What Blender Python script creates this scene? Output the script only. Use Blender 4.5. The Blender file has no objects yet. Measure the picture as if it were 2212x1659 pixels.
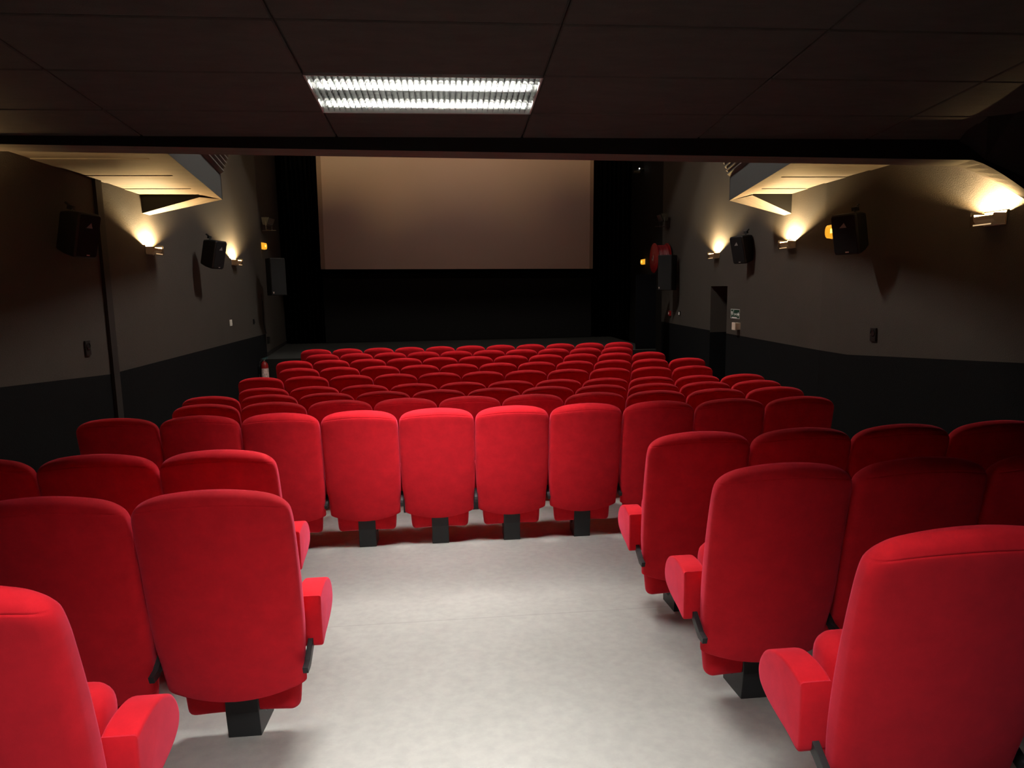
import bpy, bmesh, math, random
from mathutils import Matrix, Vector, Euler
random.seed(4)
sc = bpy.context.scene
COL = sc.collection
PI = math.pi

# ------------------------------------------------------------------ materials
def mat(name, col, rough=.6, metal=0., spec=.5, bump=0., bscale=60., var=0., vscale=4., sheen=0., sheen_tint=None,
        emit=None, estr=0., coat=0., stretch=None):
    m = bpy.data.materials.new(name); m.use_nodes = True
    nt = m.node_tree; b = nt.nodes['Principled BSDF']
    b.inputs['Base Color'].default_value = (*col, 1)
    b.inputs['Roughness'].default_value = rough
    b.inputs['Metallic'].default_value = metal
    b.inputs['Specular IOR Level'].default_value = spec
    if sheen:
        b.inputs['Sheen Weight'].default_value = sheen
        b.inputs['Sheen Roughness'].default_value = .45
        if sheen_tint: b.inputs['Sheen Tint'].default_value = (*sheen_tint, 1)
    if coat: b.inputs['Coat Weight'].default_value = coat
    if emit:
        b.inputs['Emission Color'].default_value = (*emit, 1)
        b.inputs['Emission Strength'].default_value = estr
    tc = None
    def coords():
        tc = nt.nodes.new('ShaderNodeTexCoord')
        if stretch:
            mp = nt.nodes.new('ShaderNodeMapping'); mp.inputs['Scale'].default_value = stretch
            nt.links.new(tc.outputs['Object'], mp.inputs[0]); return mp.outputs[0]
        return tc.outputs['Object']
    if var:
        n = nt.nodes.new('ShaderNodeTexNoise'); n.inputs['Scale'].default_value = vscale
        n.inputs['Detail'].default_value = 6; n.inputs['Roughness'].default_value = .65
        nt.links.new(coords(), n.inputs['Vector'])
        r = nt.nodes.new('ShaderNodeValToRGB')
        r.color_ramp.elements[0].position = .3; r.color_ramp.elements[1].position = .7
        r.color_ramp.elements[0].color = (*[c * (1 - var) for c in col], 1)
        r.color_ramp.elements[1].color = (*[min(1, c * (1 + var)) for c in col], 1)
        nt.links.new(n.outputs['Fac'], r.inputs[0]); nt.links.new(r.outputs[0], b.inputs['Base Color'])
    if bump:
        n = nt.nodes.new('ShaderNodeTexNoise'); n.inputs['Scale'].default_value = bscale
        n.inputs['Detail'].default_value = 4
        nt.links.new(coords(), n.inputs['Vector'])
        bp = nt.nodes.new('ShaderNodeBump'); bp.inputs['Strength'].default_value = bump
        bp.inputs['Distance'].default_value = .01
        nt.links.new(n.outputs['Fac'], bp.inputs['Height']); nt.links.new(bp.outputs[0], b.inputs['Normal'])
    return m

def emitter(name, col, s):
    m = bpy.data.materials.new(name); m.use_nodes = True
    nt = m.node_tree; nt.nodes.remove(nt.nodes['Principled BSDF'])
    e = nt.nodes.new('ShaderNodeEmission'); e.inputs[0].default_value = (*col, 1); e.inputs[1].default_value = s
    nt.links.new(e.outputs[0], nt.nodes['Material Output'].inputs[0])
    return m

def clear(name, tint, refl=.12):
    m = bpy.data.materials.new(name); m.use_nodes = True
    nt = m.node_tree; nt.nodes.remove(nt.nodes['Principled BSDF'])
    t = nt.nodes.new('ShaderNodeBsdfTransparent'); t.inputs[0].default_value = (*tint, 1)
    g = nt.nodes.new('ShaderNodeBsdfGlossy'); g.inputs['Roughness'].default_value = .08
    mx = nt.nodes.new('ShaderNodeMixShader'); mx.inputs[0].default_value = refl
    nt.links.new(t.outputs[0], mx.inputs[1]); nt.links.new(g.outputs[0], mx.inputs[2])
    nt.links.new(mx.outputs[0], nt.nodes['Material Output'].inputs[0])
    return m

TUBE_L = 1080.; HALL_L = 1350.; BULB_L = 60000.
M = dict(
    red=mat('red_velour', (.64, .011, .021), .85, spec=.15, bump=.12, bscale=900, var=.10, vscale=14, sheen=.45, sheen_tint=(1, .16, .3)),
    black_metal=mat('black_steel', (.018, .019, .021), .45, spec=.4),
    floor=mat('grey_floor', (.315, .313, .298), .55, spec=.35, bump=.05, bscale=120, var=.06, vscale=2.2),
    wall=mat('taupe_wall_paint', (.060, .053, .046), .75, spec=.25, bump=.35, bscale=90, var=.05, vscale=2),
    dado=mat('charcoal_dado_paint', (.0062, .0068, .0082), .85, spec=.1, bump=.25, bscale=90),
    black=mat('black_paint', (.010, .009, .008), .8, spec=.2),
    ceil=mat('dark_brown_ceiling_tile', (.062, .054, .047), .9, spec=.1, bump=.3, bscale=120, var=.12, vscale=5, stretch=(1, 3, 1)),
    soffit=mat('brown_soffit_board', (.115, .095, .076), .8, spec=.2, bump=.15, bscale=40, var=.18, vscale=3, stretch=(.6, 6, 1)),
    fascia=mat('grey_fascia', (.055, .060, .061), .75, spec=.2, bump=.15, bscale=60),
    hall=mat('dark_hall_ceiling', (.03, .028, .026), .9),
    curtain=mat('black_velvet', (.004, .004, .005), .95, spec=.05),
    stage=mat('stage_carpet', (.045, .047, .045), .95, spec=.05, bump=.3, bscale=200),
    screen=mat('projection_screen', (.68, .57, .52), .75, spec=.15, bump=.02, bscale=300),
    masking=mat('black_masking', (.011, .011, .011), .9, spec=.1),
    border=mat('screen_border', (.42, .33, .27), .85, spec=.1),
    white=mat('white_enamel', (.85, .85, .82), .5),
    louvre=mat('satin_louvre', (.048, .049, .046), .35, spec=.2),
    frame=mat('lamp_frame', (.35, .34, .32), .5),
    tube=emitter('fluorescent_tube', (1., .985, .93), TUBE_L),
    halltube=emitter('hall_tube', (1., .92, .82), HALL_L),
    screenfill=emitter('screen_fill_tube', (1., .68, .53), 205.),  # tube of the added fill lamp, tinted to turn the screen brown
    bulb=emitter('halogen_bulb', (1., .72, .36), BULB_L),
    spk=mat('black_speaker_plastic', (.011, .0105, .010), .55, spec=.3),
    grille=mat('speaker_grille', (.017, .0175, .018), .8, spec=.1, bump=.4, bscale=800),
    grey_badge=mat('silver_badge', (.55, .5, .42), .35, metal=.6),
    horn=mat('horn_lens', (.22, .22, .215), .4),
    shade=mat('smoked_shade_glow', (.16, .10, .06), .35, spec=.5, emit=(1., .62, .36), estr=.045),  # faint emission stands in for bulb light coming through the shade
    lip=mat('glowing_shade_edge', (.5, .4, .3), .4, emit=(1., .74, .46), estr=.9),  # emission put in for the bright line of light along the shade
    acrylic=clear('clear_acrylic', (.93, .88, .8), .07),
    steel=mat('brushed_steel', (.5, .47, .42), .35, metal=.9),
    amber=mat('amber_diffuser', (.55, .2, .01), .35, emit=(1., .46, .03), estr=.9),
    amber_core=emitter('amber_lamp', (1., .52, .06), 6.),
    redpaint=mat('red_lacquer', (.26, .009, .010), .3, spec=.6, coat=.4),
    hose=mat('red_hose', (.22, .008, .014), .4, spec=.5),
    sign_green=mat('sign_green', (.008, .05, .03), .5),
    sign_white=mat('sign_white', (.78, .80, .78), .5),
    ivory=mat('ivory_plastic', (.75, .64, .52), .5),
    pwhite=mat('white_plastic', (.8, .78, .72), .5),
    label=mat('extinguisher_label', (.62, .45, .42), .5, var=.5, vscale=25),
    teal=mat('teal_lever', (.05, .16, .17), .4),
    led=emitter('led', (1., .98, .95), 9.),
    trim=mat('dark_trim', (.014, .012, .011), .7),
)
# a joint across the floor covering
def floor_joint(m, y0, w):
    nt = m.node_tree; b = nt.nodes['Principled BSDF']
    src = b.inputs['Base Color'].links[0].from_socket
    tc = nt.nodes.new('ShaderNodeTexCoord'); sx = nt.nodes.new('ShaderNodeSeparateXYZ')
    nt.links.new(tc.outputs['Object'], sx.inputs[0])
    a = nt.nodes.new('ShaderNodeMath'); a.operation = 'COMPARE'; a.inputs[1].default_value = y0; a.inputs[2].default_value = w
    nt.links.new(sx.outputs[1], a.inputs[0])
    mx = nt.nodes.new('ShaderNodeMix'); mx.data_type = 'RGBA'
    mul = nt.nodes.new('ShaderNodeMath'); mul.operation = 'MULTIPLY'; mul.inputs[1].default_value = .22
    nt.links.new(a.outputs[0], mul.inputs[0]); nt.links.new(mul.outputs[0], mx.inputs[0])
    nt.links.new(src, mx.inputs[6]); mx.inputs[7].default_value = (.14, .135, .13, 1)
    # fine worn mottling
    n = nt.nodes.new('ShaderNodeTexNoise'); n.inputs['Scale'].default_value = 22; n.inputs['Detail'].default_value = 8
    nt.links.new(tc.outputs['Object'], n.inputs['Vector'])
    r = nt.nodes.new('ShaderNodeValToRGB'); r.color_ramp.elements[0].position = .3; r.color_ramp.elements[1].position = .65
    r.color_ramp.elements[0].color = (.92, .917, .915, 1); r.color_ramp.elements[1].color = (1.04, 1.03, 1.02, 1)
    nt.links.new(n.outputs['Fac'], r.inputs[0])
    m2 = nt.nodes.new('ShaderNodeMix'); m2.data_type = 'RGBA'; m2.blend_type = 'MULTIPLY'; m2.inputs[0].default_value = 1
    nt.links.new(mx.outputs[2], m2.inputs[6]); nt.links.new(r.outputs[0], m2.inputs[7])
    nt.links.new(m2.outputs[2], b.inputs['Base Color'])
floor_joint(M['floor'], 3.46, .006)

# ------------------------------------------------------------------ mesh helpers
class MB:
    def __init__(s): s.bm = bmesh.new()
    def quad(s, pts, mi=0):
        f = s.bm.faces.new([s.bm.verts.new(p) for p in pts]); f.material_index = mi; return f
    def box(s, c, d, mx=None, mi=0, bevel=0.):
        r = bmesh.ops.create_cube(s.bm, size=1.)
        v = r['verts']
        for q in v: q.co = Vector((q.co.x * d[0], q.co.y * d[1], q.co.z * d[2]))
        fs = {f for q in v for f in q.link_faces}
        if bevel:
            es = list({e for q in v for e in q.link_edges})
            o = bmesh.ops.bevel(s.bm, geom=es, offset=bevel, segments=2, profile=.6, affect='EDGES')
            v = list({q for f in o['faces'] for q in f.verts} | {q for q in v if q.is_valid})
            fs = {f for q in v for f in q.link_faces}
        for f in fs: f.material_index = mi
        for q in v:
            q.co = (mx @ q.co if mx else q.co) + Vector(c)
        return v
    def prism(s, poly, axis, a, b, mi=0, bevel=0.):
        """poly: 2-D points; extruded along axis from a to b. axis 'X': (y,z); 'Y': (x,z); 'Z': (x,y)"""
        def P(p, t):
            return (t, p[0], p[1]) if axis == 'X' else (p[0], t, p[1]) if axis == 'Y' else (p[0], p[1], t)
        A = [s.bm.verts.new(P(p, a)) for p in poly]; B = [s.bm.verts.new(P(p, b)) for p in poly]
        fs = [s.bm.faces.new(A), s.bm.faces.new(B[::-1])]
        n = len(poly)
        for i in range(n): fs.append(s.bm.faces.new([A[i], B[i], B[(i + 1) % n], A[(i + 1) % n]]))
        for f in fs: f.material_index = mi
        bmesh.ops.recalc_face_normals(s.bm, faces=fs)
        if bevel:
            es = list({e for f in fs[:2] for e in f.edges})
            o = bmesh.ops.bevel(s.bm, geom=es, offset=bevel, segments=3, profile=.6, affect='EDGES')
            for f in o['faces']: f.material_index = mi
    def loft(s, rings, cap0=True, cap1=True, mi=0):
        R = [[s.bm.verts.new(p) for p in r] for r in rings]
        n = len(R[0]); fs = []
        for i in range(len(R) - 1):
            for k in range(n):
                fs.append(s.bm.faces.new([R[i][k], R[i][(k + 1) % n], R[i + 1][(k + 1) % n], R[i + 1][k]]))
        if cap0: fs.append(s.bm.faces.new(R[0][::-1]))
        if cap1: fs.append(s.bm.faces.new(R[-1]))
        for f in fs: f.material_index = mi
        bmesh.ops.recalc_face_normals(s.bm, faces=fs)
    def tube(s, pts, r, n=8, mi=0):
        pts = [Vector(p) for p in pts]; rings = []
        up = Vector((0, 0, 1))
        for i, p in enumerate(pts):
            d = (pts[min(i + 1, len(pts) - 1)] - pts[max(i - 1, 0)]).normalized()
            u = d.cross(up)
            if u.length < 1e-3: u = d.cross(Vector((1, 0, 0)))
            u.normalize(); w = u.cross(d)
            rr = r[i] if isinstance(r, (list, tuple)) else r
            rings.append([p + u * (rr * math.cos(2 * PI * k / n)) + w * (rr * math.sin(2 * PI * k / n)) for k in range(n)])
        s.loft(rings, mi=mi)
    def lathe(s, prof, n=24, axis='Z', c=(0, 0, 0), mi=0):
        """prof: (r, h) pairs along the axis"""
        rings = []
        for r, h in prof:
            ring = []
            for k in range(n):
                a = 2 * PI * k / n; x, y = r * math.cos(a), r * math.sin(a)
                p = (x, y, h) if axis == 'Z' else (h, x, y) if axis == 'X' else (x, h, y)
                ring.append(Vector(p) + Vector(c))
            rings.append(ring)
        s.loft(rings, mi=mi)
    def build(s, name, mats, parent=None, smooth=False, loc=None, rot=None, sharp=35):
        me = bpy.data.meshes.new(name)
        s.bm.normal_update(); s.bm.to_mesh(me); s.bm.free()
        for m in (mats if isinstance(mats, (list, tuple)) else [mats]): me.materials.append(m)
        if smooth:
            me.shade_smooth()
            me.set_sharp_from_angle(angle=math.radians(sharp))
        o = bpy.data.objects.new(name, me); COL.objects.link(o)
        if parent is not None: o.parent = parent
        if loc is not None: o.location = loc
        if rot is not None: o.rotation_euler = rot
        return o

def thing(name, label, cat, loc=(0, 0, 0), rot=(0, 0, 0), group=None):
    o = bpy.data.objects.new(name, None); COL.objects.link(o)
    o.empty_display_size = .1
    o.location = loc; o.rotation_euler = rot
    o['label'] = label; o['category'] = cat
    if group: o['group'] = group
    return o
def tag(o, label, cat, group=None):
    o['label'] = label; o['category'] = cat
    if group: o['group'] = group
    return o
def struct(o): o['kind'] = 'structure'; return o
def copy_tree(o, parent=None):
    c = o.copy(); COL.objects.link(c)
    if parent is not None: c.parent = parent
    for ch in list(o.children): copy_tree(ch, c)
    return c
def toward(nx, ny): return math.atan2(-nx, ny)      # rotation about z that turns local +y to (nx, ny)

# ------------------------------------------------------------------ room measurements (metres; lens at x=0, y=0, z=2.05)
FLOOR = [(-3.5, .85), (.6, .54), (1.66, .431), (2.56, .349), (3.45, .282), (4.98, .155), (5.89, .105), (6.81, .045), (7.4, .008), (8.0, .0), (11., .012), (14.5, .028), (19.2, .028)]
def fz(y):
    for (a, za), (b, zb) in zip(FLOOR, FLOOR[1:]):
        if y <= b: return za + (zb - za) * (y - a) / (b - a)
    return FLOOR[-1][1]
def XL(y): return -3.76 if y < 7.5 else -3.76 - .0206 * (y - 7.5)
def XR(y): return 4.6 if y < 8 else 4.6 + .0571 * (y - 8)
def CZ(y): return 3.12 - .08 * (y - 3.58)           # low tiled ceiling over the rear seats
STAGE = .70

# floor
b = MB()
for (a, za), (c, zc) in zip(FLOOR, FLOOR[1:]):
    b.quad([(-4.6, a, za), (5.4, a, za), (5.4, c, zc), (-4.6, c, zc)])
bmesh.ops.remove_doubles(b.bm, verts=b.bm.verts, dist=1e-5)
o = struct(b.build('floor', M['floor'])); sm = o.modifiers.new('thickness', 'SOLIDIFY'); sm.thickness = .2; sm.offset = -1

# side walls: charcoal below, taupe above
def wall(name, xf, ys, dado, top, skip=None):
    b = MB()
    for y0, y1 in zip(ys, ys[1:]):
        x0, x1 = xf(y0), xf(y1); d0, d1 = dado(y0), dado(y1)
        if skip and abs(y0 - skip[0]) < 1e-6:
            b.quad([(x0, y0, skip[2]), (x1, y1, skip[2]), (x1, y1, top), (x0, y0, top)], 1)
            continue
        b.quad([(x0, y0, fz(y0) - .25), (x1, y1, fz(y1) - .25), (x1, y1, d1), (x0, y0, d0)], 0)
        b.quad([(x0, y0, d0), (x1, y1, d1), (x1, y1, top), (x0, y0, top)], 1)
    o = b.build(name, [M['dado'], M['wall']])
    return struct(o)
def dL(y): return 1.185 if y > 7.85 else 1.185 + (7.85 - y) * .064
def dR(y): return 1.235 if y > 7.4 else 1.235 + (7.4 - y) * .066
wall('wall_left', XL, [-3.5, 0, 3, 5, 6.5, 7.5, 7.85, 9, 11, 13, 14.95], dL, 7.05)
D0, D1, DH = 11.28, 12.14, 2.045
wall('wall_right', XR, [-3.5, 0, 3, 5, 6.5, 7.4, 8, 9, D0, D1, 14, 15.65], dR, 7.05, (D0, D1, DH))
# the doorway in the right wall and the lobby behind it
b = MB(); x0, x1 = XR(D0), XR(D1); dp = 1.25; dd = 1.2
for (xa, ya, xb, yb) in ((x0, D0, x0 + dp, D0), (x0 + dp, D0, x1 + dp, D1), (x1 + dp, D1, x1, D1)):
    b.quad([(xa, ya, -.1), (xb, yb, -.1), (xb, yb, dd), (xa, ya, dd)], 0)
    b.quad([(xa, ya, dd), (xb, yb, dd), (xb, yb, DH), (xa, ya, DH)], 1)
b.quad([(x0, D0, DH), (x0 + dp, D0, DH), (x1 + dp, D1, DH), (x1, D1, DH)], 1)
b.quad([(x0, D0, 0), (x1, D1, 0), (x1 + dp, D1, 0), (x0 + dp, D0, 0)], 0)
struct(b.build('door_1', [M['dado'], M['wall']]))
# rear wall, front walls
b = MB(); b.box((.4, -3.55, 2.4), (9.4, .1, 4.2)); struct(b.build('wall_rear', M['dado']))
b = MB(); b.box((.3, 19.25, 3.5), (12, .1, 7.1)); struct(b.build('wall_front', M['black']))
b = MB()       # splayed return wall left of the stage
A, Bp = (-3.914, 14.95), (-4.36, 18.7)
b.quad([(*A, STAGE - .1), (*Bp, STAGE - .1), (*Bp, 2.75), (*A, 2.75)], 0)
b.quad([(*A, 2.75), (*Bp, 2.75), (*Bp, 7.05), (*A, 7.05)], 0)
b.quad([(-4.36, 18.7, 0), (-4.36, 19.2, 0), (-4.36, 19.2, 7.05), (-4.36, 18.7, 7.05)], 0)
struct(b.build('wall_stage_left', [M['wall']]))
b = MB(); d = Vector((Bp[0] - A[0], Bp[1] - A[1], 0)).normalized(); nrm = Vector((d.y, -d.x, 0))
p, q = Vector((*A, 0)), Vector((*Bp, 0))
for z0, z1, off in ((STAGE, STAGE + .09, .012),):
    b.loft([[v + nrm * t + Vector((0, 0, z)) for t, z in ((0.001, z0), (off, z0), (off, z1), (0.001, z1))] for v in (p, q)])
struct(b.build('baseboard_stage', M['trim']))
b = MB(); b.quad([(5.037, 15.65, 0), (5.06, 19.2, 0), (5.06, 19.2, 7.05), (5.037, 15.65, 7.05)]); struct(b.build('wall_stage_right', M['black']))
# black trim strip down the left wall
b = MB(); yy = 7.93
b.box((XL(yy) + .018, yy, 1.66), (.036, .13, 3.3)); struct(b.build('trim_1', M['trim']))
# stage platform
b = MB(); b.box((.04, 16.75, STAGE / 2), (8.92, 4.9, STAGE), mi=0)
for fc in b.bm.faces:
    fc.normal_update()
    if fc.normal.y < -.5: fc.material_index = 1
o = struct(b.build('stage_floor', [M['stage'], M['black']]))
b = MB(); b.box((4.30, 14.46, STAGE + .81), (.44, .05, 1.62)); struct(b.build('partition_stage_right', M['curtain']))

# ------------------------------------------------------------------ low tiled ceiling
TX, TY = 1.2, .55
GX0, GY0 = -.68, 3.58
LAMPS = {(0, 0), (0, -6)}
b = MB()
for i in range(-3, 4):
    for j in range(-12, 2):
        if (i, j) in LAMPS: continue
        xa, xb = max(GX0 + i * TX, -3.9), min(GX0 + (i + 1) * TX, 4.7)
        ya, yb = GY0 + j * TY, min(GY0 + (j + 1) * TY, 4.62)
        if xb - xa < .05 or yb - ya < .05: continue
        g = .005
        pts = [(xa + g, ya + g), (xb - g, ya + g), (xb - g, yb - g), (xa + g, yb - g)]
        e = .006
        low = [(xa + g + e, ya + g + e), (xb - g - e, ya + g + e), (xb - g - e, yb - g - e), (xa + g + e, yb - g - e)]
        b.loft([[(x, y, CZ(y) + .03) for x, y in pts], [(x, y, CZ(y) + .005) for x, y in pts], [(x, y, CZ(y)) for x, y in low]])
for (i0, i1, j0, j1) in ((-3, 0, -13, 3), (1, 5, -13, 3), (0, 1, 1, 3), (0, 1, -5, 0), (0, 1, -13, -6)):
    xa, xb = max(GX0 + i0 * TX, -4), min(GX0 + i1 * TX, 4.8); ya, yb = GY0 + j0 * TY, min(GY0 + j1 * TY, 4.64)
    b.quad([(xa, ya, CZ(ya) + .02), (xb, ya, CZ(ya) + .02), (xb, yb, CZ(yb) + .02), (xa, yb, CZ(yb) + .02)])
struct(b.build('ceiling', M['ceil']))

# downstand beam at the end of the low ceiling, with a curved haunch at its right end
def beam_z(x, far):
    t = 2.978 - .0135 * (x + 2)
    if far:
        k = max(0, x - 3.80); return t + .01 - .48 * k ** 1.35 * 1.0 if k else t + .01
    k = max(0, x - 3.72); return t - .62 * k ** 1.3 if k else t
b = MB()
xs = [-4.0, -3, -2, -1, 0, 1, 2, 3, 3.5, 3.72, 3.8, 3.88, 3.96, 4.04, 4.12, 4.2, 4.3, 4.4, 4.5, 4.6, 4.75]
for xa, xb in zip(xs, xs[1:]):
    b.quad([(xa, 4.6, beam_z(xa, 0)), (xb, 4.6, beam_z(xb, 0)), (xb, 4.6, 3.5), (xa, 4.6, 3.5)], 0)
    b.quad([(xa, 4.6, beam_z(xa, 0)), (xa, 4.88, beam_z(xa, 1)), (xb, 4.88, beam_z(xb, 1)), (xb, 4.6, beam_z(xb, 0))], 1)
    b.quad([(xa, 4.88, beam_z(xa, 1)), (xa, 4.88, 7.0), (xb, 4.88, 7.0), (xb, 4.88, beam_z(xb, 1))], 2)
struct(b.build('ceiling_beam', [M['black'], M['soffit'], M['hall']], smooth=False))
# black bulkhead boxing in the right-hand side in front of the beam
b = MB()
lo = [(3.60, 4.585, 3.02), (3.67, 4.585, 2.99), (3.80, 4.585, 2.90), (4.10, 4.585, 2.785), (4.58, 4.585, 2.5)]
up = [(3.27, 3.98, 3.13), (3.30, 3.98, 3.13), (3.5, 3.98, 3.11), (3.9, 3.98, 2.98), (4.58, 3.98, 2.7)]
for k in range(4):
    b.quad([up[k], up[k + 1], lo[k + 1], lo[k]])
b.quad([up[0], lo[0], (3.60, 4.585, 3.3), (3.27, 3.98, 3.3)])
b.quad([*up, (4.58, 3.98, 3.4), (3.27, 3.98, 3.4)])
struct(b.build('ceiling_bulkhead', M['black']))
# hall ceiling beyond the beam
b = MB()
def slab(x0, x1, y0, y1, z): b.box(((x0 + x1) / 2, (y0 + y1) / 2, z + .06), (x1 - x0, y1 - y0, .12))
HX0, HX1, HY0, HY1, HZ = -.5, 1.1, 9.8, 10.4, 7.0
slab(-4.5, HX0, 4.8, 11.6, HZ); slab(HX1, 5.6, 4.8, 11.6, HZ); slab(HX0, HX1, 4.8, HY0, HZ); slab(HX0, HX1, HY1, 11.6, HZ)
slab(-4.8, 5.8, 11.6, 19.4, HZ)
struct(b.build('ceiling_hall', M['hall']))

# ------------------------------------------------------------------ lowered side soffits
def soffit(name, side, z, yw, edge, tile, wz):
    """edge: inner edge points far->near, tile: board end points; yw: where it ends at the wall"""
    xf = XL if side < 0 else XR
    b = MB()
    (ex0, ey0), (ex1, ey1) = edge; (tx0, ty0), (tx1, ty1) = tile
    T = .012
    # boards, laid across, with open joints
    n = 9; W = []
    y_start = 4.9
    ys = [y_start + (yw - y_start) * k / n for k in range(n + 1)]
    def tx(y): return tx0 + (tx1 - tx0) * (y - ty0) / (ty1 - ty0)
    def ex(y): return ex0 + (ex1 - ex0) * (y - ey0) / (ey1 - ey0)
    for k, (ya, yb) in enumerate(zip(ys, ys[1:])):
        g = .005; dz = .007 * (k % 2)
        pts = [(xf(ya) + side * .02, ya + g), (tx(ya + g), ya + g), (tx(yb - g), yb - g), (xf(yb) + side * .02, yb - g)]
        b.loft([[(x, y, z + .03) for x, y in pts], [(x, y, z + dz) for x, y in pts]], mi=0)
    b.quad([(xf(y_start) + side * .02, y_start, z + .02), (tx(y_start), y_start, z + .02), (tx(yw), yw, z + .02), (xf(yw) + side * .02, yw, z + .02)], 1)
    # plain border board up to the inner edge, fascia above it
    e0, e1 = (ex(y_start), y_start), (ex0, ey0)
    t0, t1 = (tx(y_start), y_start), (tx(yw), yw)
    bev = [t0, t1, (ex0 - (-side) * 0.10, ey0 - .12), e1, e0]
    b.loft([[(x, y, z + .04) for x, y in bev], [(x, y, z - .006) for x, y in bev]], mi=0)
    H = .32
    s = -side
    fas = [e0, e1, (e1[0] - s * .05, e1[1]), (e0[0] - s * .05, e0[1])]
    b.loft([[(x + s * .001, y, z + H) for x, y in fas], [(x + s * .001, y, z - .004) for x, y in fas]], mi=2)
    # top cover and end wall
    b.quad([(xf(y_start), y_start, z + H), (e0[0], y_start, z + H), (e1[0], e1[1], z + H), (xf(e1[1]), e1[1], z + H)], 3)
    # wedge-shaped end downstand: dark face, pale underside
    wx = xf(yw) + side * .01
    tip = (ex0, ey0)
    kx, ky = tx(yw), yw
    drop = wz
    f = (wx - tip[0])
    kz = z - (z - drop) * (kx - tip[0]) / f * .9
    th = .30
    P = lambda x, y, zz: (x, y, zz)
    b.quad([P(wx, yw, z), P(wx, yw, drop), P(kx, ky, kz), P(kx, ky, z)], 1)
    b.quad([P(kx, ky, z), P(kx, ky, kz), P(tip[0], tip[1], z - .004)][:3] + [P(tip[0], tip[1], z + .002)], 1)
    far_y = yw + .22; tip2 = tip[1] + .02
    b.quad([P(wx, yw, drop), P(wx, far_y, drop), P(tip[0], tip2, z - .004), P(kx, ky, kz)], 0)
    b.quad([P(wx, far_y, drop), P(wx, far_y, z + H), P(tip[0], tip2, z + H), P(tip[0], tip2, z - .004)], 2)
    struct(b.build(name, [M['soffit'], M['black'], M['fascia'], M['hall']]))
    return e0, e1, z + H, s
eL = soffit('ceiling_soffit_left', -1, 3.30, 9.10, [(-2.943, 9.53), (-2.437, 6.45)], [(-3.09, 9.14), (-2.654, 6.455)], 3.07)
eR = soffit('ceiling_soffit_right', 1, 3.26, 8.93, [(4.05, 9.55), (3.45, 6.64)], [(4.10, 8.93), (3.58, 6.6)], 3.0)
def cornice(name, e0, e1, zt, s):
    b = MB()
    prof = [(-.04, 0), (.0, 0)]
    for k in range(6):
        y = .02 + k * .05
        prof += [(.03 + k * .022, y), (.05 + k * .022, y + .012), (.05 + k * .022, y + .03), (.034 + k * .022, y + .042)]
    prof += [(.16, .36), (-.04, .36)]
    p0, p1 = Vector((*e0, zt)), Vector((*e1, zt))
    rings = [[p + Vector((s * a, 0, h)) for a, h in prof] for p in (p0, p1)]
    b.loft(rings, mi=0)
    struct(b.build(name, M['trim_light']))
M['trim_light'] = mat('ribbed_moulding', (.07, .065, .06), .6)
cornice('trim_2', *eL); cornice('trim_3', *eR)

# ------------------------------------------------------------------ recessed louvred ceiling lamps
def make_troffer(label):
    t = thing('ceiling_light', label, 'ceiling light', group='recessed louvred fluorescent ceiling lights')
    W, L = TX - .004, TY - .004
    b = MB()
    for sx in (-1, 1): b.box((sx * (W / 2 - .004), 0, .008), (.008, L, .024))
    for sy in (-1, 1): b.box((0, sy * (L / 2 - .004), .008), (W, .008, .024))
    b.build('lamp_frame', M['frame'], t)
    b = MB(); w, l, h = W / 2 - .004, L / 2 - .004, .12
    b.quad([(-w, -l, h), (w, -l, h), (w, l, h), (-w, l, h)])
    for q in ([(-w, -l, .02), (w, -l, .02), (w, -l, h), (-w, -l, h)], [(-w, l, .02), (w, l, .02), (w, l, h), (-w, l, h)],
              [(-w, -l, .02), (-w, l, .02), (-w, l, h), (-w, -l, h)], [(w, -l, .02), (w, l, .02), (w, l, h), (w, -l, h)]): b.quad(q)
    b.build('reflector', M['white'], t)
    # egg-crate louvre with scalloped long blades
    nx, ny = 38, 12; D = .045; DX = .042; cw, cl = 2 * w / nx, 2 * l / ny; th = .0012; arch = .016
    b = MB()
    for j in range(ny + 1):
        y = -l + j * cl
        for i in range(nx):
            xa = -w + i * cw
            seg = 6
            pr = []
            for k in range(seg + 1):
                u = k / seg
                pr.append((xa + cw * u, arch * math.sin(PI * u) ** .6 if 0 < u < 1 else 0.))
            for (p, zp), (q, zq) in zip(pr, pr[1:]):
                b.quad([(p, y, zp), (q, y, zq), (q, y, D), (p, y, D)])
    for i in range(nx + 1):
        x = -w + i * cw
        b.quad([(x, -l, .001), (x, l, .001), (x, l, DX), (x, -l, DX)])
    b.build('louvre', M['louvre'], t)
    for sy in (-1, 1):
        b = MB(); b.lathe([(.013, -.55), (.013, .55)], 12, 'X', (0, sy * .135, .070))
        b.build('fluorescent_tube', M['tube'], t)
    return t
lamp = make_troffer('white louvred fluorescent lamp recessed in the low dark ceiling above the aisle')
lamp.location = (GX0 + TX / 2, GY0 + TY / 2, CZ(GY0 + TY / 2) - .004); lamp.rotation_euler = (-math.atan(.08), 0, 0)
lamp2 = copy_tree(lamp); 
rear_tube = emitter('fluorescent_tube_dimmed', (1., .985, .93), TUBE_L * .88)  # rear tubes dimmed to darken the near floor
for ch in lamp2.children:
    if ch.name.startswith('fluorescent_tube'):
        ch.data = ch.data.copy(); ch.data.materials[0] = rear_tube
lamp2['label'] = 'white louvred fluorescent lamp in the ceiling over the rearmost seats'
yy = GY0 - 6 * TY + TY / 2
lamp2.location = (GX0 + TX / 2, yy, CZ(yy) - .004)
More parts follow.
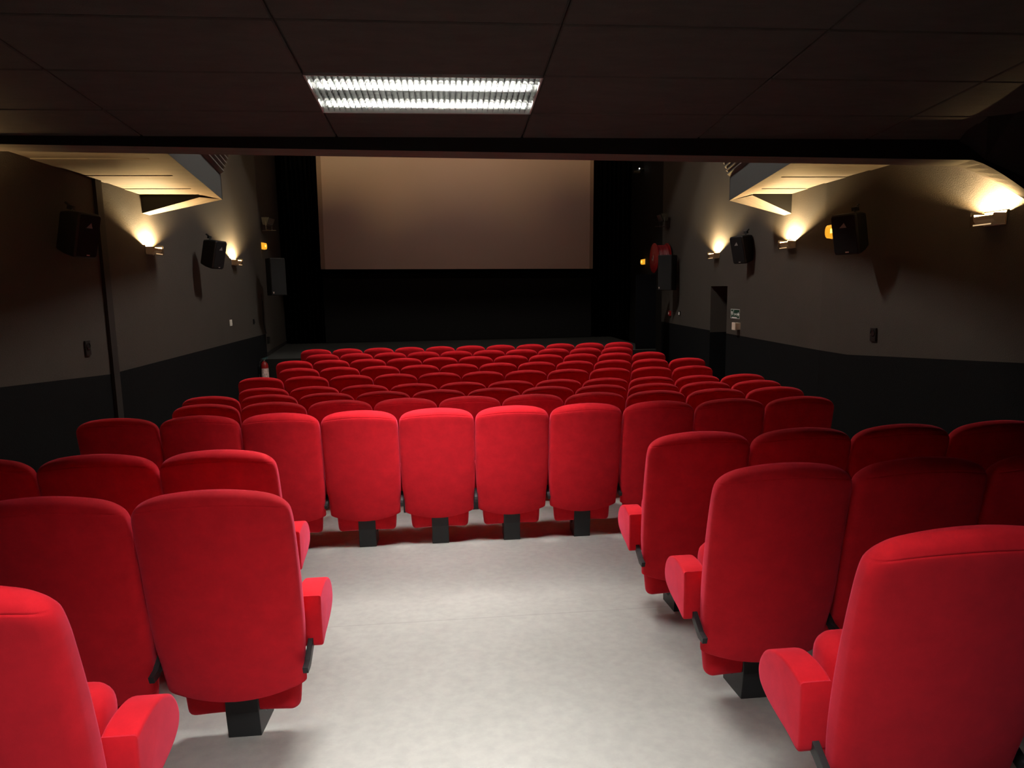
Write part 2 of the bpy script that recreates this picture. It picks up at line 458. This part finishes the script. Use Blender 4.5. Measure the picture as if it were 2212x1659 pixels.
# hall lamp over the middle rows; added recess keeps its light off the screen
t = thing('hall_ceiling_light', 'deep recessed fluorescent lamp in the high ceiling over the middle rows', 'ceiling light', ((HX0 + HX1) / 2, (HY0 + HY1) / 2, HZ))
w, l, h = (HX1 - HX0) / 2, (HY1 - HY0) / 2, .30
b = MB(); b.quad([(-w, -l, h), (w, -l, h), (w, l, h), (-w, l, h)])
for q in ([(-w, -l, 0), (w, -l, 0), (w, -l, h), (-w, -l, h)], [(-w, l, 0), (w, l, 0), (w, l, h), (-w, l, h)],
          [(-w, -l, 0), (-w, l, 0), (-w, l, h), (-w, -l, h)], [(w, -l, 0), (w, l, 0), (w, l, h), (w, -l, h)]): b.quad(q)
b.build('reflector', M['black'], t)  # black recess box, depth set to shade the screen
for sy in (-1, 1):
    b = MB(); b.lathe([(.013, -.7), (.013, .7)], 12, 'X', (0, sy * .08, .26)); b.build('fluorescent_tube', M['halltube'], t)

t = thing('screen_fill_light', 'unseen warm fill lamp added above the stage to brighten the screen', 'ceiling light', (.4, 14.6, HZ))  # unseen lamp, added only to brighten the screen and stage floor
b = MB(); b.box((0, 0, -.03), (1.5, .16, .06), bevel=.006); b.build('housing', M['black'], t)
b = MB(); b.lathe([(.013, -.7), (.013, .7)], 12, 'X', (0, 0, -.085)); b.build('fluorescent_tube', M['screenfill'], t)
b = MB(); b.box((-.72, 0, -.075), (.03, .04, .05)); b.build('tube_holder', M['black'], t)
b = MB(); b.box((.72, 0, -.075), (.03, .04, .05)); b.build('tube_holder', M['black'], t)

# ------------------------------------------------------------------ screen, curtains, masking
t = thing('projection_screen', 'large blank brownish projection screen hanging above the stage', 'screen', (0, 18.2, 0))
b = MB()
P = [(-3.24, 2.645), (3.91, 2.565), (3.94, 5.75), (-3.21, 5.83)]
b.loft([[(x, y, z) for x, z in P] for y in (0, .012)]); b.build('screen_cloth', M['screen'], t)
b = MB(); b.box((.35, .02, 5.86), (7.4, .06, .09)); b.build('hanging_rail', M['black_metal'], t)
for xa, za, xb, zb, s in ((-3.24, 2.645, -3.21, 5.83, -1), (3.91, 2.565, 3.94, 5.75, 1)):
    b = MB()
    b.loft([[(xa - .02, y, za), (xa + .09, y, za), (xb + .09, y, zb), (xb - .02, y, zb)] if s < 0 else
            [(xa - .07, y, za), (xa + .02, y, za), (xb + .02, y, zb), (xb - .07, y, zb)] for y in (-.02, -.004)])
    b.build('side_border', M['border'], t)
def curtain(name, label, x0, x1, y, z0, z1, n):
    b = MB(); N = n * 10
    prev = None
    V = []
    for k in range(N + 1):
        u = k / N; x = x0 + (x1 - x0) * u
        yy = y + .07 * math.sin(2 * PI * n * u) + .02 * math.sin(2 * PI * n * 2.3 * u + 1)
        V.append((b.bm.verts.new((x, yy, z0)), b.bm.verts.new((x, yy, z1))))
    for a, c in zip(V, V[1:]): b.bm.faces.new([a[0], c[0], c[1], a[1]])
    o = b.build(name, M['curtain'], smooth=True, sharp=80)
    sm = o.modifiers.new('thickness', 'SOLIDIFY'); sm.thickness = .012
    return tag(o, label, 'curtain', 'black stage curtains')
curtain('stage_curtain', 'black stage curtain hanging left of the projection screen', -4.25, -3.30, 18.45, STAGE + .005, 6.95, 8)
curtain('stage_curtain', 'black stage curtain hanging right of the projection screen', 3.98, 4.98, 18.45, STAGE + .005, 6.95, 8)
b = MB(); b.box((.33, 18.42, 1.62), (7.2, .04, 1.82)); tag(b.build('stage_masking_panel', M['masking']), 'black masking panel filling the space below the projection screen', 'panel')

# ------------------------------------------------------------------ seats
def rring(z, yc, w, t, r=.028, bulge=.0, zc=0., nb=14):
    """rounded-rectangle ring; bulge curves the rear side, zc lifts the ring towards its ends"""
    h = t / 2; r = min(r, h * .96); P = []
    def arc(cx, cy, a0):
        for k in range(6):
            a = math.radians(a0 + 18 * k); P.append((cx + r * math.cos(a), cy + r * math.sin(a)))
    arc(w - r, h - r, 0)
    for k in range(1, nb): P.append((w - r - 2 * (w - r) * k / nb, h))
    arc(-w + r, h - r, 90); arc(-w + r, -h + r, 180)
    for k in range(1, nb): P.append((-w + r + 2 * (w - r) * k / nb, -h))
    arc(w - r, -h + r, 270)
    out = []
    for x, y in P:
        f = (x / w) ** 2; g = .5 - y / (2 * h)
        out.append((x, yc + y + bulge * f * g, z + zc * f))
    return out
def spline(L, n, closed=False):
    """Catmull-Rom resampling of a list of tuples"""
    m = len(L); out = []
    for i in range(m if closed else m - 1):
        p = [L[(i + d) % m] if closed else L[max(0, min(m - 1, i + d))] for d in (-1, 0, 1, 2)]
        for k in range(n):
            u = k / n
            out.append(tuple(.5 * (2 * b + (c - a) * u + (2 * a - 5 * b + 4 * c - d) * u * u + (3 * b - a - 3 * c + d) * u ** 3) for a, b, c, d in zip(*p)))
    if not closed: out.append(tuple(L[-1]))
    return out
def make_seat():
    t = thing('cinema_seat', 'x', 'seat')
    # backrest: reclined, convex shell, crowned top with a seam below it
    L = []   # z, rear y, half width, thickness, bulge, corner curve
    L += [(.209, .146, .249, .056, .030, .040), (.216, .139, .253, .074, .030, .043), (.30, .118, .2535, .090, .032, .02), (.38, .100, .2585, .104, .034, .01),
          (.47, .083, .2645, .112, .034, 0), (.60, .062, .2670, .115, .034, 0), (.75, .040, .2675, .110, .034, -.004), (.90, .016, .2665, .102, .033, -.012), (.955, .006, .2650, .100, .032, -.02),
          (.985, .001, .2615, .099, .031, -.024), (.9995, .0005, .2575, .097, .030, -.026), (1.003, .003, .2555, .093, .030, -.026), (1.0065, .001, .2540, .094, .030, -.026), (1.022, .006, .2435, .080, .028, -.026), (1.034, .015, .2260, .062, .026, -.024),
          (1.042, .026, .2000, .042, .022, -.020), (1.047, .036, .165, .022, .018, -.014)]
    b = MB()
    k = [i for i, q in enumerate(L) if q[0] > 1.0][0]
    L2 = spline(L[:k], 3) + L[k:k + 1] + spline(L[k + 1:], 4)      # the single ring between is the seam
    b.loft([rring(z, yr + th / 2, w, th, .034, bu, zc) for z, yr, w, th, bu, zc in L2])
    b.build('backrest', M['red'], t, smooth=True, sharp=50)
    # tip-up cushion, folded upright in front of the backrest
    b = MB()
    C = [(.105, .270, .190, .035), (.112, .266, .204, .06), (.14, .262, .212, .085), (.25, .268, .218, .105), (.40, .285, .219, .115), (.54, .305, .219, .125),
         (.60, .312, .216, .120), (.628, .316, .206, .095), (.642, .318, .188, .06), (.648, .319, .16, .03)]
    b.loft([rring(z, y, w, th, .045, -.012, 0) for z, y, w, th in spline(C, 3)])
    b.build('seat_cushion', M['red'], t, smooth=True, sharp=50)
    # black steel pedestal with a scooped saddle
    b = MB()
    prof = [(.225, -.03), (.405, -.03), (.412, .07), (.42, .115), (.405, .135), (.395, .118)]
    for k in range(9):
        a = PI * (k / 8.); prof.append((.335 + .052 * math.cos(a), .108 - .055 * math.sin(a)))
    prof += [(.272, .16), (.256, .30), (.214, .30), (.208, .12)]
    b.prism(prof, 'X', -.062, .062, bevel=.004)
    b.build('pedestal', M['black_metal'], t)
    return t
ARM = [(.215, .556), (.23, .566), (.26, .577), (.315, .583), (.37, .576), (.42, .552), (.45, .518), (.464, .48), (.462, .452), (.445, .427), (.40, .405), (.34, .391), (.28, .380), (.235, .366), (.220, .372), (.214, .40)]
def make_arm(x, parent):
    b = MB(); b.prism(spline(ARM, 3, True), 'X', x - .045, x + .045, bevel=.010)
    a = b.build('armrest', M['red'], parent, smooth=True, sharp=40)
    b = MB()
    b.prism([(.225, .41), (.25, .385), (.15, .325), (.105, .325), (.098, .350), (.14, .356)], 'X', x - .010, x + .010, bevel=.002)
    b.build('arm_bracket', M['black_metal'], a)
    return a
PITCH = .54
proto = make_seat(); make_arm(-PITCH / 2, proto)
armR = None
ORD = ['first', 'second', 'third', 'fourth', 'fifth', 'sixth', 'seventh', 'eighth', 'ninth', 'tenth', 'eleventh']
first = True
def seat(x, y, z, label, group, last):
    global first
    if first: s = proto; first = False
    else: s = copy_tree(proto)
    if last:
        make_right(s)
    s.location = (x, y, z); s['label'] = label; s['group'] = group
    return s
right_src = [None]
def make_right(s):
    if right_src[0] is None:
        right_src[0] = make_arm(PITCH / 2, s)
    else:
        copy_tree(right_src[0], s)
ROWS = [  # x of left end, y, z, seats: from the stage backwards
    (-2.587, 11.963, .023, 11), (-2.312, 11.052, .017, 10), (-2.569, 10.167, .006, 11), (-2.298, 9.208, .0, 11), (-2.557, 8.294, -.003, 11),
    (-2.289, 7.398, -.008, 11), (-2.542, 6.511, .045, 11), (-2.268, 5.586, .116, 10), (-2.534, 4.676, .181, 10)]
RNAME = ['front row at the stage', 'second row from stage', 'third row from stage', 'fourth row from stage', 'fifth row from stage',
         'sixth row from stage', 'seventh row from stage', 'eighth row from stage', 'ninth row from the stage, facing the empty aisle']
RNAME[8] = 'long row closing the aisle'
for r, (x0, y, z, n) in list(enumerate(ROWS))[::-1]:
    for k in range(n):
        pos = 'leftmost' if k == 0 else 'rightmost' if k == n - 1 else ORD[k] + ' from the left'
        seat(x0 + PITCH * (k + .5), y, z, f'red cinema seat, {pos} in the {RNAME[r]}', 'red cinema seats in the long rows', k == n - 1)
G2 = 'red cinema seats in the blocks beside the aisle'
BL = [ # left block
    (-2.445, 3.14, .283, ['red cinema seat cut by the left frame edge, row behind the long row', 'red cinema seat left of aisle, second from aisle, one row behind the long row', 'red cinema seat at the left aisle edge, one row behind the long row']),
    (-1.637, 2.257, .344, ['red cinema seat cut by the left frame edge, beside the large aisle seat', 'large red cinema seat with full back and foot showing, left of the aisle']),
    (-1.365, 1.36, .425, ['nearest red cinema seat at lower left, cut by the frame corner'])]
BR = [
    (.975, 3.165, .281, ['red cinema seat at the right aisle edge, one row behind the long row', 'red cinema seat right of aisle, second from aisle, one row behind the long row', 'red cinema seat right of aisle, third from aisle, one row behind the long row', 'dim red cinema seat at right frame edge, one row behind the long row']),
    (.952, 2.26, .354, ['large red cinema seat with armrest and foot showing, right of the aisle', 'red cinema seat just right of the large right aisle seat', 'dark red cinema seat cut by right frame edge, two rows behind the long row']),
    (.948, 1.36, .435, ['nearest red cinema seat at lower right, cut by the frame corner'])]
for rows in (BL, BR):
    for x0, y, z, labs in rows:
        for k, lb in enumerate(labs):
            seat(x0 + PITCH * (k + .5), y, z, lb, G2, k == len(labs) - 1)

# ------------------------------------------------------------------ wall sconces
def make_sconce():
    t = thing('wall_sconce', 'x', 'wall lamp', group='wall uplighters')
    b = MB(); b.box((0, .006, .062), (.235, .012, .115), bevel=.002); b.build('back_plate', M['steel'], t)
    W, Dp, H, HF = .105, .122, .101, .084
    b = MB()
    prof = [(.0125, .012), (.07, .012), (.10, .028), (Dp - .004, .052), (Dp, HF), (Dp - .006, HF), (Dp - .010, .056), (.094, .034), (.068, .019), (.0125, .019)]
    b.prism(prof, 'X', -W, W)
    for sx in (-1, 1): b.prism([(.0125, .015), (.07, .015), (.10, .031), (Dp - .006, .056), (Dp - .003, H), (.0125, H)], 'X', sx * W - .003, sx * W + .003)
    b.build('shade', M['shade'], t)
    b = MB()
    b.box((0, Dp + .004, .012), (2 * W - .02, .004, .010))
    b.build('shade_glow_strip', M['lip'], t)
    b = MB(); w, d, h, e = .12, .134, .124, .003
    b.box((0, d, h / 2), (2 * w, e, h))
    for sx in (-1, 1): b.box((sx * w, d / 2 + .006, h / 2), (e, d - .012, h))
    b.build('acrylic_cover', M['acrylic'], t)
    b = MB(); bmesh.ops.create_icosphere(b.bm, subdivisions=2, radius=.013, matrix=Matrix.Translation((0, .080, .062)))
    b.build('bulb', M['bulb'], t)
    b = MB(); b.lathe([(.008, .019), (.008, .049)], 10, 'Z', (0, .080, 0)); b.build('bulb_socket', M['steel'], t)
    return t
s0 = make_sconce()
NL, NR = toward(1, 0), toward(-1, 0)
SC = [(-1, 9.2, 2.56, 'glowing wall sconce on the left wall below the lit soffit end'), (-1, 12.9, 2.56, 'small glowing wall sconce on the left wall right of the tilted speaker'),
      (1, 11.83, 2.53, 'small glowing wall sconce on the right wall above the doorway'), (1, 8.87, 2.53, 'glowing wall sconce on the right wall between the two tilted speakers'),
      (1, 5.38, 2.51, 'largest glowing wall sconce, close to the right frame edge'), (-1, 4.98, 2.53, 'glowing wall sconce on the left wall nearest the rear seats')]
for k, (sd, y, z, lb) in enumerate(SC):
    s = s0 if k == 0 else copy_tree(s0)
    s.location = ((XL(y) if sd < 0 else XR(y)) , y, z); s.rotation_euler = (0, 0, NL if sd < 0 else NR); s['label'] = lb

# ------------------------------------------------------------------ tilted surround speakers
def make_surround():
    t = thing('surround_speaker', 'x', 'speaker', group='tilted surround speakers')
    W, H = .155, .215
    b = MB()
    def ring(w, h, y, r): 
        out = []
        for cx, cz, a0 in ((w - r, h - r, 0), (-w + r, h - r, 90), (-w + r, -h + r, 180), (w - r, -h + r, 270)):
            for k in range(5):
                a = math.radians(a0 + 22.5 * k); out.append((cx + r * math.cos(a), y, cz + r * math.sin(a)))
        return out
    b.loft([ring(W * .62, H * .86, -.15, .03), ring(W * .80, H * .96, -.06, .03), ring(W, H, .045, .03), ring(W, H, .075, .03), ring(W - .012, H - .012, .088, .025)])
    b.build('cabinet', M['spk'], t, smooth=True, sharp=25)
    b = MB(); b.loft([ring(W - .016, H - .016, .087, .02), ring(W - .018, H - .018, .093, .02)]); g = b.build('grille', M['spk_front'], t)
    b = MB(); b.prism([(-.035, .075), (.05, .075), (-.01, .125)], 'Y', .093, .095); b.build('horn_lens', M['horn'], g)
    b = MB(); b.box((-.015, .095, -.185), (.04, .003, .012)); b.build('badge', M['grey_badge'], g)
    return t
M['spk_front'] = mat('dark_speaker_front', (.009, .009, .010), .75, spec=.15)
def add_bracket(t, wall_off):
    # yoke from the wall to the top of the cabinet, in the speaker's own frame
    b = MB()
    b.tube([(0, -.10, .19), (0, -.12, .24), (0, -.12 - wall_off * .5, .27)], .012)
    b.box((0, -.12, .235), (.07, .03, .04)); b.build('mount', M['black_metal'], t)
sp0 = make_surround(); add_bracket(sp0, .12)
SP = [(-3.52, 10.85, 2.655, .975, -.22, 'black tilted surround speaker on the left wall between two sconces'),
      (-3.52, 7.02, 2.645, .985, -.17, 'dark tilted surround speaker on the unlit near left wall'),
      (4.58, 10.28, 2.61, -.97, -.25, 'black tilted surround speaker on the right wall, nearer the stage'),
      (4.30, 6.98, 2.585, -.93, -.37, 'large black tilted surround speaker on the right wall hiding an amber light')]
for k, (x, y, z, nx, ny, lb) in enumerate(SP):
    s = sp0 if k == 0 else copy_tree(sp0)
    s.location = (x, y, z); s.rotation_euler = (Matrix.Rotation(toward(nx, ny), 3, 'Z') @ Matrix.Rotation(math.radians(-13), 3, 'X')).to_euler()
    s['label'] = lb

# ------------------------------------------------------------------ stage-side loudspeakers
def make_front(mirror):
    t = thing('stage_loudspeaker', 'x', 'speaker', group='loudspeakers beside the stage')
    b = MB(); b.box((0, -.16, 0), (.30, .32, .74), bevel=.008); b.build('cabinet', M['spk'], t)
    b = MB(); b.box((0, .006, 0), (.286, .012, .72), bevel=.004); g = b.build('grille', M['grille'], t)
    b = MB(); bx = -mirror * .115
    b.prism([(bx - .016, -.300), (bx + .016, -.300), (bx + .006, -.318), (bx + .006, -.335), (bx - .006, -.335), (bx - .006, -.318)], 'Y', .012, .015)
    b.build('badge', M['grey_badge'], g)
    b = MB(); b.box((mirror * .10, -.36, .28), (.05, .10, .05)); b.box((mirror * .10, -.36, -.2), (.05, .10, .05)); b.build('mount', M['black_metal'], t)
    return t
t = make_front(-1); t.location = (-3.36, 14.05, 2.375); t.rotation_euler = (0, 0, toward(.50, -.86)); t['label'] = 'black box loudspeaker on the left wall beside the stage'
t = make_front(-1); t.location = (4.58, 14.05, 2.345); t.rotation_euler = (0, 0, toward(-.62, -.78)); t['label'] = 'black box loudspeaker on the right wall in front of the hose reel'
b = MB(); b.tube([(-3.80, 14.35, 2.03), (-3.88, 14.72, 1.9), (-3.885, 14.75, 1.6), (-3.90, 14.8, 1.40), (-3.895, 14.9, 1.2)], .008)
tag(b.build('speaker_cable', M['black_metal']), 'thin black cable hanging below the left stage loudspeaker', 'cable')

# ------------------------------------------------------------------ amber emergency lights
def amber(label, loc, rz, sx, sz, d):
    t = thing('emergency_light', label, 'emergency light', loc, (0, 0, rz), 'amber emergency lights')
    b = MB(); b.box((0, .012, 0), (sx, .024, sz), bevel=.004); b.build('wall_mount', M['pwhite'], t)
    b = MB()
    pr = [(.024, -sz * .46), (.03, -sz * .48)]
    for k in range(9):
        a = -PI / 2 + PI * k / 8; pr.append((.03 + d * math.cos(a) ** .4 if abs(math.cos(a)) > 1e-6 else .03, sz * .47 * math.sin(a)))
    pr += [(.024, sz * .46)]
    b.prism(pr, 'X', -sx * .47, sx * .47); b.build('diffuser', M['amber'], t, smooth=True, sharp=30)
    b = MB(); b.box((0, .031 + d, 0), (sx * .16, .004, sz * .3), bevel=.0015); b.build('lamp', M['amber_core'], t)
amber('amber emergency light half hidden by the large right surround speaker', (XR(7.66), 7.66, 2.665), NR, .30, .17, .08)
amber('small amber emergency light on the left above the stage loudspeaker', (-3.955, 15.25, 3.06), toward(1, -.12), .20, .15, .05)
amber('small amber emergency light right of the screen beside the hose reel', (5.045, 17.1, 2.69), NR, .24, .14, .05)

# ------------------------------------------------------------------ hose reel
t = thing('fire_hose_reel', 'red fire hose reel on the right wall behind the stage loudspeaker', 'hose reel', (4.97, 15.02, 2.69))
R = .33
b = MB(); b.lathe([(.0, -.345), (R * .35, -.345), (R * .38, -.335), (R * .92, -.335), (R, -.33), (R, -.315), (R * .9, -.315), (.0, -.315)], 36, 'X'); disc = b.build('side_disc', M['redpaint'], t, smooth=True, sharp=30)
b = MB(); b.tube([(-.349, -.03, .06), (-.36, -.03, -.06)], .008); b.box((-.35, .05, -.02), (.01, .03, .06)); b.build('hub_handle', M['steel'], disc)
b = MB(); b.lathe([(.0, -.05), (R * .93, -.05), (R, -.045), (R, -.03), (R * .9, -.03), (.0, -.03)], 36, 'X'); b.build('side_disc', M['redpaint'], t, smooth=True, sharp=30)
b = MB(); prof = [(.1, -.316)]
for k in range(8):
    for i in range(7):
        a = PI * i / 6; prof.append((R * .80 + .022 * math.sin(a), -.31 + .032 * k + .016 * (1 - math.cos(a))))
prof.append((.1, -.052)); b.lathe(prof, 36, 'X'); b.build('hose', M['hose'], t, smooth=True)
b = MB(); b.tube([(-.20, -.29, -.10), (-.21, -.27, -.22), (-.20, -.18, -.36), (-.17, -.02, -.43), (-.12, .08, -.5)], .016); b.build('hose_end', M['hose'], t, smooth=True)
b = MB(); b.box((0, 0, 0), (.06, .12, .3)); b.tube([(0, 0, 0), (-.36, 0, 0)], .02); b.build('mount', M['black_metal'], t)

# ------------------------------------------------------------------ fire extinguisher
t = thing('fire_extinguisher', 'red fire extinguisher with white label on the left wall by the stage', 'fire extinguisher', (-3.775, 14.15, .17))
b = MB(); b.lathe([(.0, 0), (.068, 0), (.075, .012), (.075, .40), (.066, .45), (.04, .485), (.022, .50), (.0, .50)], 24); b.build('cylinder', M['redpaint'], t, smooth=True, sharp=40)
b = MB(); b.lathe([(.0762, .12), (.0762, .36)], 24)
b.build('paper_label', M['label'], t, smooth=True, sharp=40)
b = MB(); b.lathe([(.018, .50), (.018, .54)], 12); b.box((.02, -.01, .55), (.03, .03, .03)); b.build('valve', M['steel'], t)
b = MB(); b.box((.03, -.02, .575), (.10, .022, .012), Matrix.Rotation(-.2, 3, 'Y')); b.box((.03, -.02, .553), (.09, .022, .010)); b.build('lever', M['teal'], t)
b = MB(); b.tube([(-.01, -.03, .54), (-.07, -.05, .50), (-.098, -.05, .40), (-.098, -.05, .25), (-.09, -.05, .12)], .011); b.build('hose', M['black_metal'], t, smooth=True)
b = MB(); b.box((-.09, 0, .40), (.03, .08, .05)); b.build('mount', M['black_metal'], t)

# ------------------------------------------------------------------ small fittings on the walls
def plate(name, label, cat, side, y, z, sx, sz, d, m, extra=None, group=None):
    t = thing(name, label, cat, ((XL(y) if side < 0 else XR(y)), y, z), (0, 0, NL if side < 0 else NR), group)
    b = MB(); b.box((0, d / 2, 0), (sx, d, sz), bevel=.004); b.build('plate', m, t)
    if extra == 'socket':
        b = MB(); b.lathe([(.036, d), (.036, d + .006), (.03, d + .007), (.028, d + .002), (.0, d + .002)], 20, 'Y', (0, 0, sz * .12)); b.build('socket_ring', M['sock_gloss'], t, smooth=True, sharp=30)
    if extra == 'rocker':
        b = MB(); b.box((0, d + .004, 0), (sx * .5, .008, sz * .6), Matrix.Rotation(.06, 3, 'X'), bevel=.002); b.build('rocker', m, t)
    return t
M['sock_gloss'] = mat('gloss_black', (.02, .02, .02), .15, spec=.7)
plate('wall_socket', 'black wall socket on the near left wall above the dark dado', 'socket', -1, 7.40, 1.515, .10, .155, .018, M['spk'], 'socket', 'black wall sockets')
plate('wall_socket', 'black wall socket on the near right wall above the dark dado', 'socket', 1, 6.92, 1.50, .10, .145, .018, M['spk'], 'socket', 'black wall sockets')
plate('light_switch', 'small white switch on the left wall far below the sconce', 'switch', -1, 12.45, 1.54, .10, .11, .02, M['pwhite'], 'rocker')
plate('wall_plate', 'small dark plate on the left wall near the stage', 'socket', -1, 14.02, 1.49, .08, .10, .02, M['spk'], 'rocker')
plate('light_switch', 'small dark switch with pale rocker on the right wall near the stage', 'switch', 1, 14.1, 1.48, .08, .10, .02, M['spk'], 'rocker').children[1].data.materials[0] = M['pwhite']
t = plate('fire_alarm_button', 'small red fire alarm call point low on the right wall', 'alarm', 1, 14.85, 1.46, .11, .11, .045, M['redpaint'])
b = MB(); b.box((.0, .047, 0), (.05, .004, .05)); b.build('button_glass', M['pwhite'], t)
# ivory box beside the doorway
t = plate('detector_box', 'ivory plastic box on the right wall below the green sign', 'box', 1, 10.70, 1.39, .13, .11, .075, M['ivory'])
b = MB(); b.box((0, .085, 0), (.135, .022, .122), bevel=.005); b.build('cover', M['ivory'], t)
# junction box on the stage return wall
t = thing('junction_box', 'small dark box on the return wall left of the stage', 'box', (-3.93, 15.1, 1.04), (0, 0, toward(1, -.12)))
b = MB(); b.box((0, .02, 0), (.09, .05, .15), bevel=.004); b.build('body', M['spk'], t)
b = MB(); b.box((0, .047, 0), (.07, .006, .12), bevel=.002); b.build('cover', M['spk'], t)

# green defibrillator sign
t = thing('defibrillator_sign', 'green and white heart sign reading DAE with an arrow, beside the doorway', 'sign', (XR(10.86) - .002, 10.86, 1.585), (0, 0, NR))
t.scale = (1.2, 1, .72)
SW, SH = .30, .215      # local x runs away from the lens, so the reading direction is -x
def flat(pts, y=.0): return [(-x, y, z) for x, z in pts]
b = MB(); b.box((0, .004, 0), (SW, .008, SH)); b.build('board', M['sign_white'], t)
b = MB(); b.box((0, .0088, 0), (SW - .02, .0016, SH - .02)); b.build('green_panel', M['sign_green'], t)
def ngon(b, pts, y0, y1):
    A = [(-x, y0, z) for x, z in pts]; B = [(-x, y1, z) for x, z in pts]
    b.loft([A, B])
b = MB(); hp = []
for k in range(36):
    a = 2 * PI * k / 36
    hx = 16 * math.sin(a) ** 3; hz = 13 * math.cos(a) - 5 * math.cos(2 * a) - 2 * math.cos(3 * a) - math.cos(4 * a)
    hp.append((-.098 + hx * .0021, .015 + hz * .0036))
ngon(b, hp, .0096, .0108); b.build('heart', M['sign_white'], t)
b = MB(); ngon(b, [(-.088, .05), (-.104, .005), (-.096, .005), (-.106, -.03), (-.084, .015), (-.092, .015), (-.078, .05)], .0108, .0114); b.build('bolt', M['sign_green'], t)
b = MB(); ngon(b, [(-.058, .07), (-.048, .095), (-.045, .07), (-.038, .062), (-.048, .055), (-.055, .06)], .0096, .0108); b.build('cross_mark', M['sign_white'], t)
b = MB(); ngon(b, [(.075, .008), (.095, .008), (.095, .045), (.135, -.008), (.095, -.06), (.095, -.024), (.075, -.024)], .0096, .0108); b.build('arrow', M['sign_white'], t)
b = MB(); b.box((.02, .0102, -.085), (.16, .0012, .022)); b.build('caption_strip', M['sign_white'], t)
cu = bpy.data.curves.new('dae', 'FONT'); cu.body = 'DAE'; cu.size = .075; cu.extrude = .0006; cu.align_x = 'CENTER'; cu.space_character = 1.12
tmp = bpy.data.objects.new('tmp_text', cu); COL.objects.link(tmp)
me = bpy.data.meshes.new_from_object(tmp.evaluated_get(bpy.context.evaluated_depsgraph_get()))
bpy.data.objects.remove(tmp)
me.transform(Matrix.Translation((-.012, .0102, -.035)) @ Matrix.Rotation(PI, 4, 'Z') @ Matrix.Rotation(PI / 2, 4, 'X') @ Matrix.Diagonal((.78, 1, 1, 1)))
me.materials.clear(); me.materials.append(M['sign_white'])
o = bpy.data.objects.new('lettering', me); COL.objects.link(o); o.parent = t

# small stage floodlights on brackets, high on both sides
def flood(label, loc, rz):
    t = thing('stage_floodlight', label, 'stage light', loc, (0, 0, rz), 'stage floodlights')
    b = MB(); b.box((0, .16, -.17), (.05, .32, .012)); b.box((0, .005, -.1), (.06, .01, .22)); b.build('mount', M['dim_metal'], t)
    b = MB(); b.prism([(.10, -.06), (.19, -.07), (.25, .09), (.08, .10)], 'X', -.17, .17, bevel=.006); b.build('housing', M['spk'], t)
    b = MB(); b.tube([(-.175, .17, -.165), (-.175, .17, .02)], .008); b.tube([(.175, .17, -.165), (.175, .17, .02)], .008); b.tube([(-.175, .17, -.165), (.175, .17, -.165)], .008); b.build('yoke', M['dim_metal'], t)
    b = MB(); b.quad([(-.15, .198, -.055), (.15, .198, -.055), (.15, .252, .075), (-.15, .252, .075)]); b.build('lens', M['horn_dim'], t)
M['dim_metal'] = mat('dull_metal', (.035, .032, .03), .5); M['horn_dim'] = mat('dark_glass', (.015, .015, .015), .15, spec=.7)
flood('small dark floodlight on a bracket high on the left beside the stage', (-3.955, 15.3, 3.56), toward(1, -.12))
flood('small dark floodlight on a bracket high on the right above the hose reel', (5.0, 15.05, 3.56), NR)
t = thing('ceiling_spotlight', 'tiny dark spotlight with a bright dot high right of the screen', 'spotlight', (5.045, 17.3, 5.02), (0, 0, NR))
b = MB(); b.box((0, .08, 0), (.1, .16, .02)); b.build('mount', M['black_metal'], t)
b = MB(); b.lathe([(.0, .10), (.05, .10), (.05, .26), (.0, .26)], 16, 'Y', (0, 0, -.06)); b.build('housing', M['spk'], t, smooth=True)
b = MB(); b.box((-.055, .12, .0), (.02, .02, .02)); b.build('led', M['led'], t)

# ------------------------------------------------------------------ camera
f, pit, rol, yaw = 1455.9, math.radians(8.0), math.radians(.94), math.radians(5.30)
r = Vector((math.cos(yaw), -math.sin(yaw), 0)); fh = Vector((math.sin(yaw), math.cos(yaw), 0)); k = Vector((0, 0, 1))
fwd = math.cos(pit) * fh - math.sin(pit) * k; up = math.sin(pit) * fh + math.cos(pit) * k
R2 = math.cos(rol) * r - math.sin(rol) * up; U2 = math.sin(rol) * r + math.cos(rol) * up
cam = bpy.data.cameras.new('camera'); co = bpy.data.objects.new('camera', cam); COL.objects.link(co)
cam.sensor_width = 36; cam.lens = 36 * f / 2212; cam.clip_start = .05
mw = Matrix((R2, U2, -fwd)).transposed().to_4x4(); mw.translation = (0, 0, 2.05)
co.matrix_world = mw
sc.camera = co
# ------------------------------------------------------------------ world and view
w = bpy.data.worlds.new('world'); sc.world = w; w.use_nodes = True
w.node_tree.nodes['Background'].inputs[0].default_value = (0, 0, 0, 1)
sc.view_settings.view_transform = 'Standard'; sc.view_settings.look = 'None'
sc.view_settings.exposure = 0; sc.view_settings.gamma = 1
sc.cycles.use_denoising = True
sc.cycles.max_bounces = 8; sc.cycles.diffuse_bounces = 5; sc.cycles.glossy_bounces = 3; sc.cycles.transparent_max_bounces = 8
sc.cycles.caustics_reflective = False; sc.cycles.caustics_refractive = False
sc.cycles.sample_clamp_indirect = 4
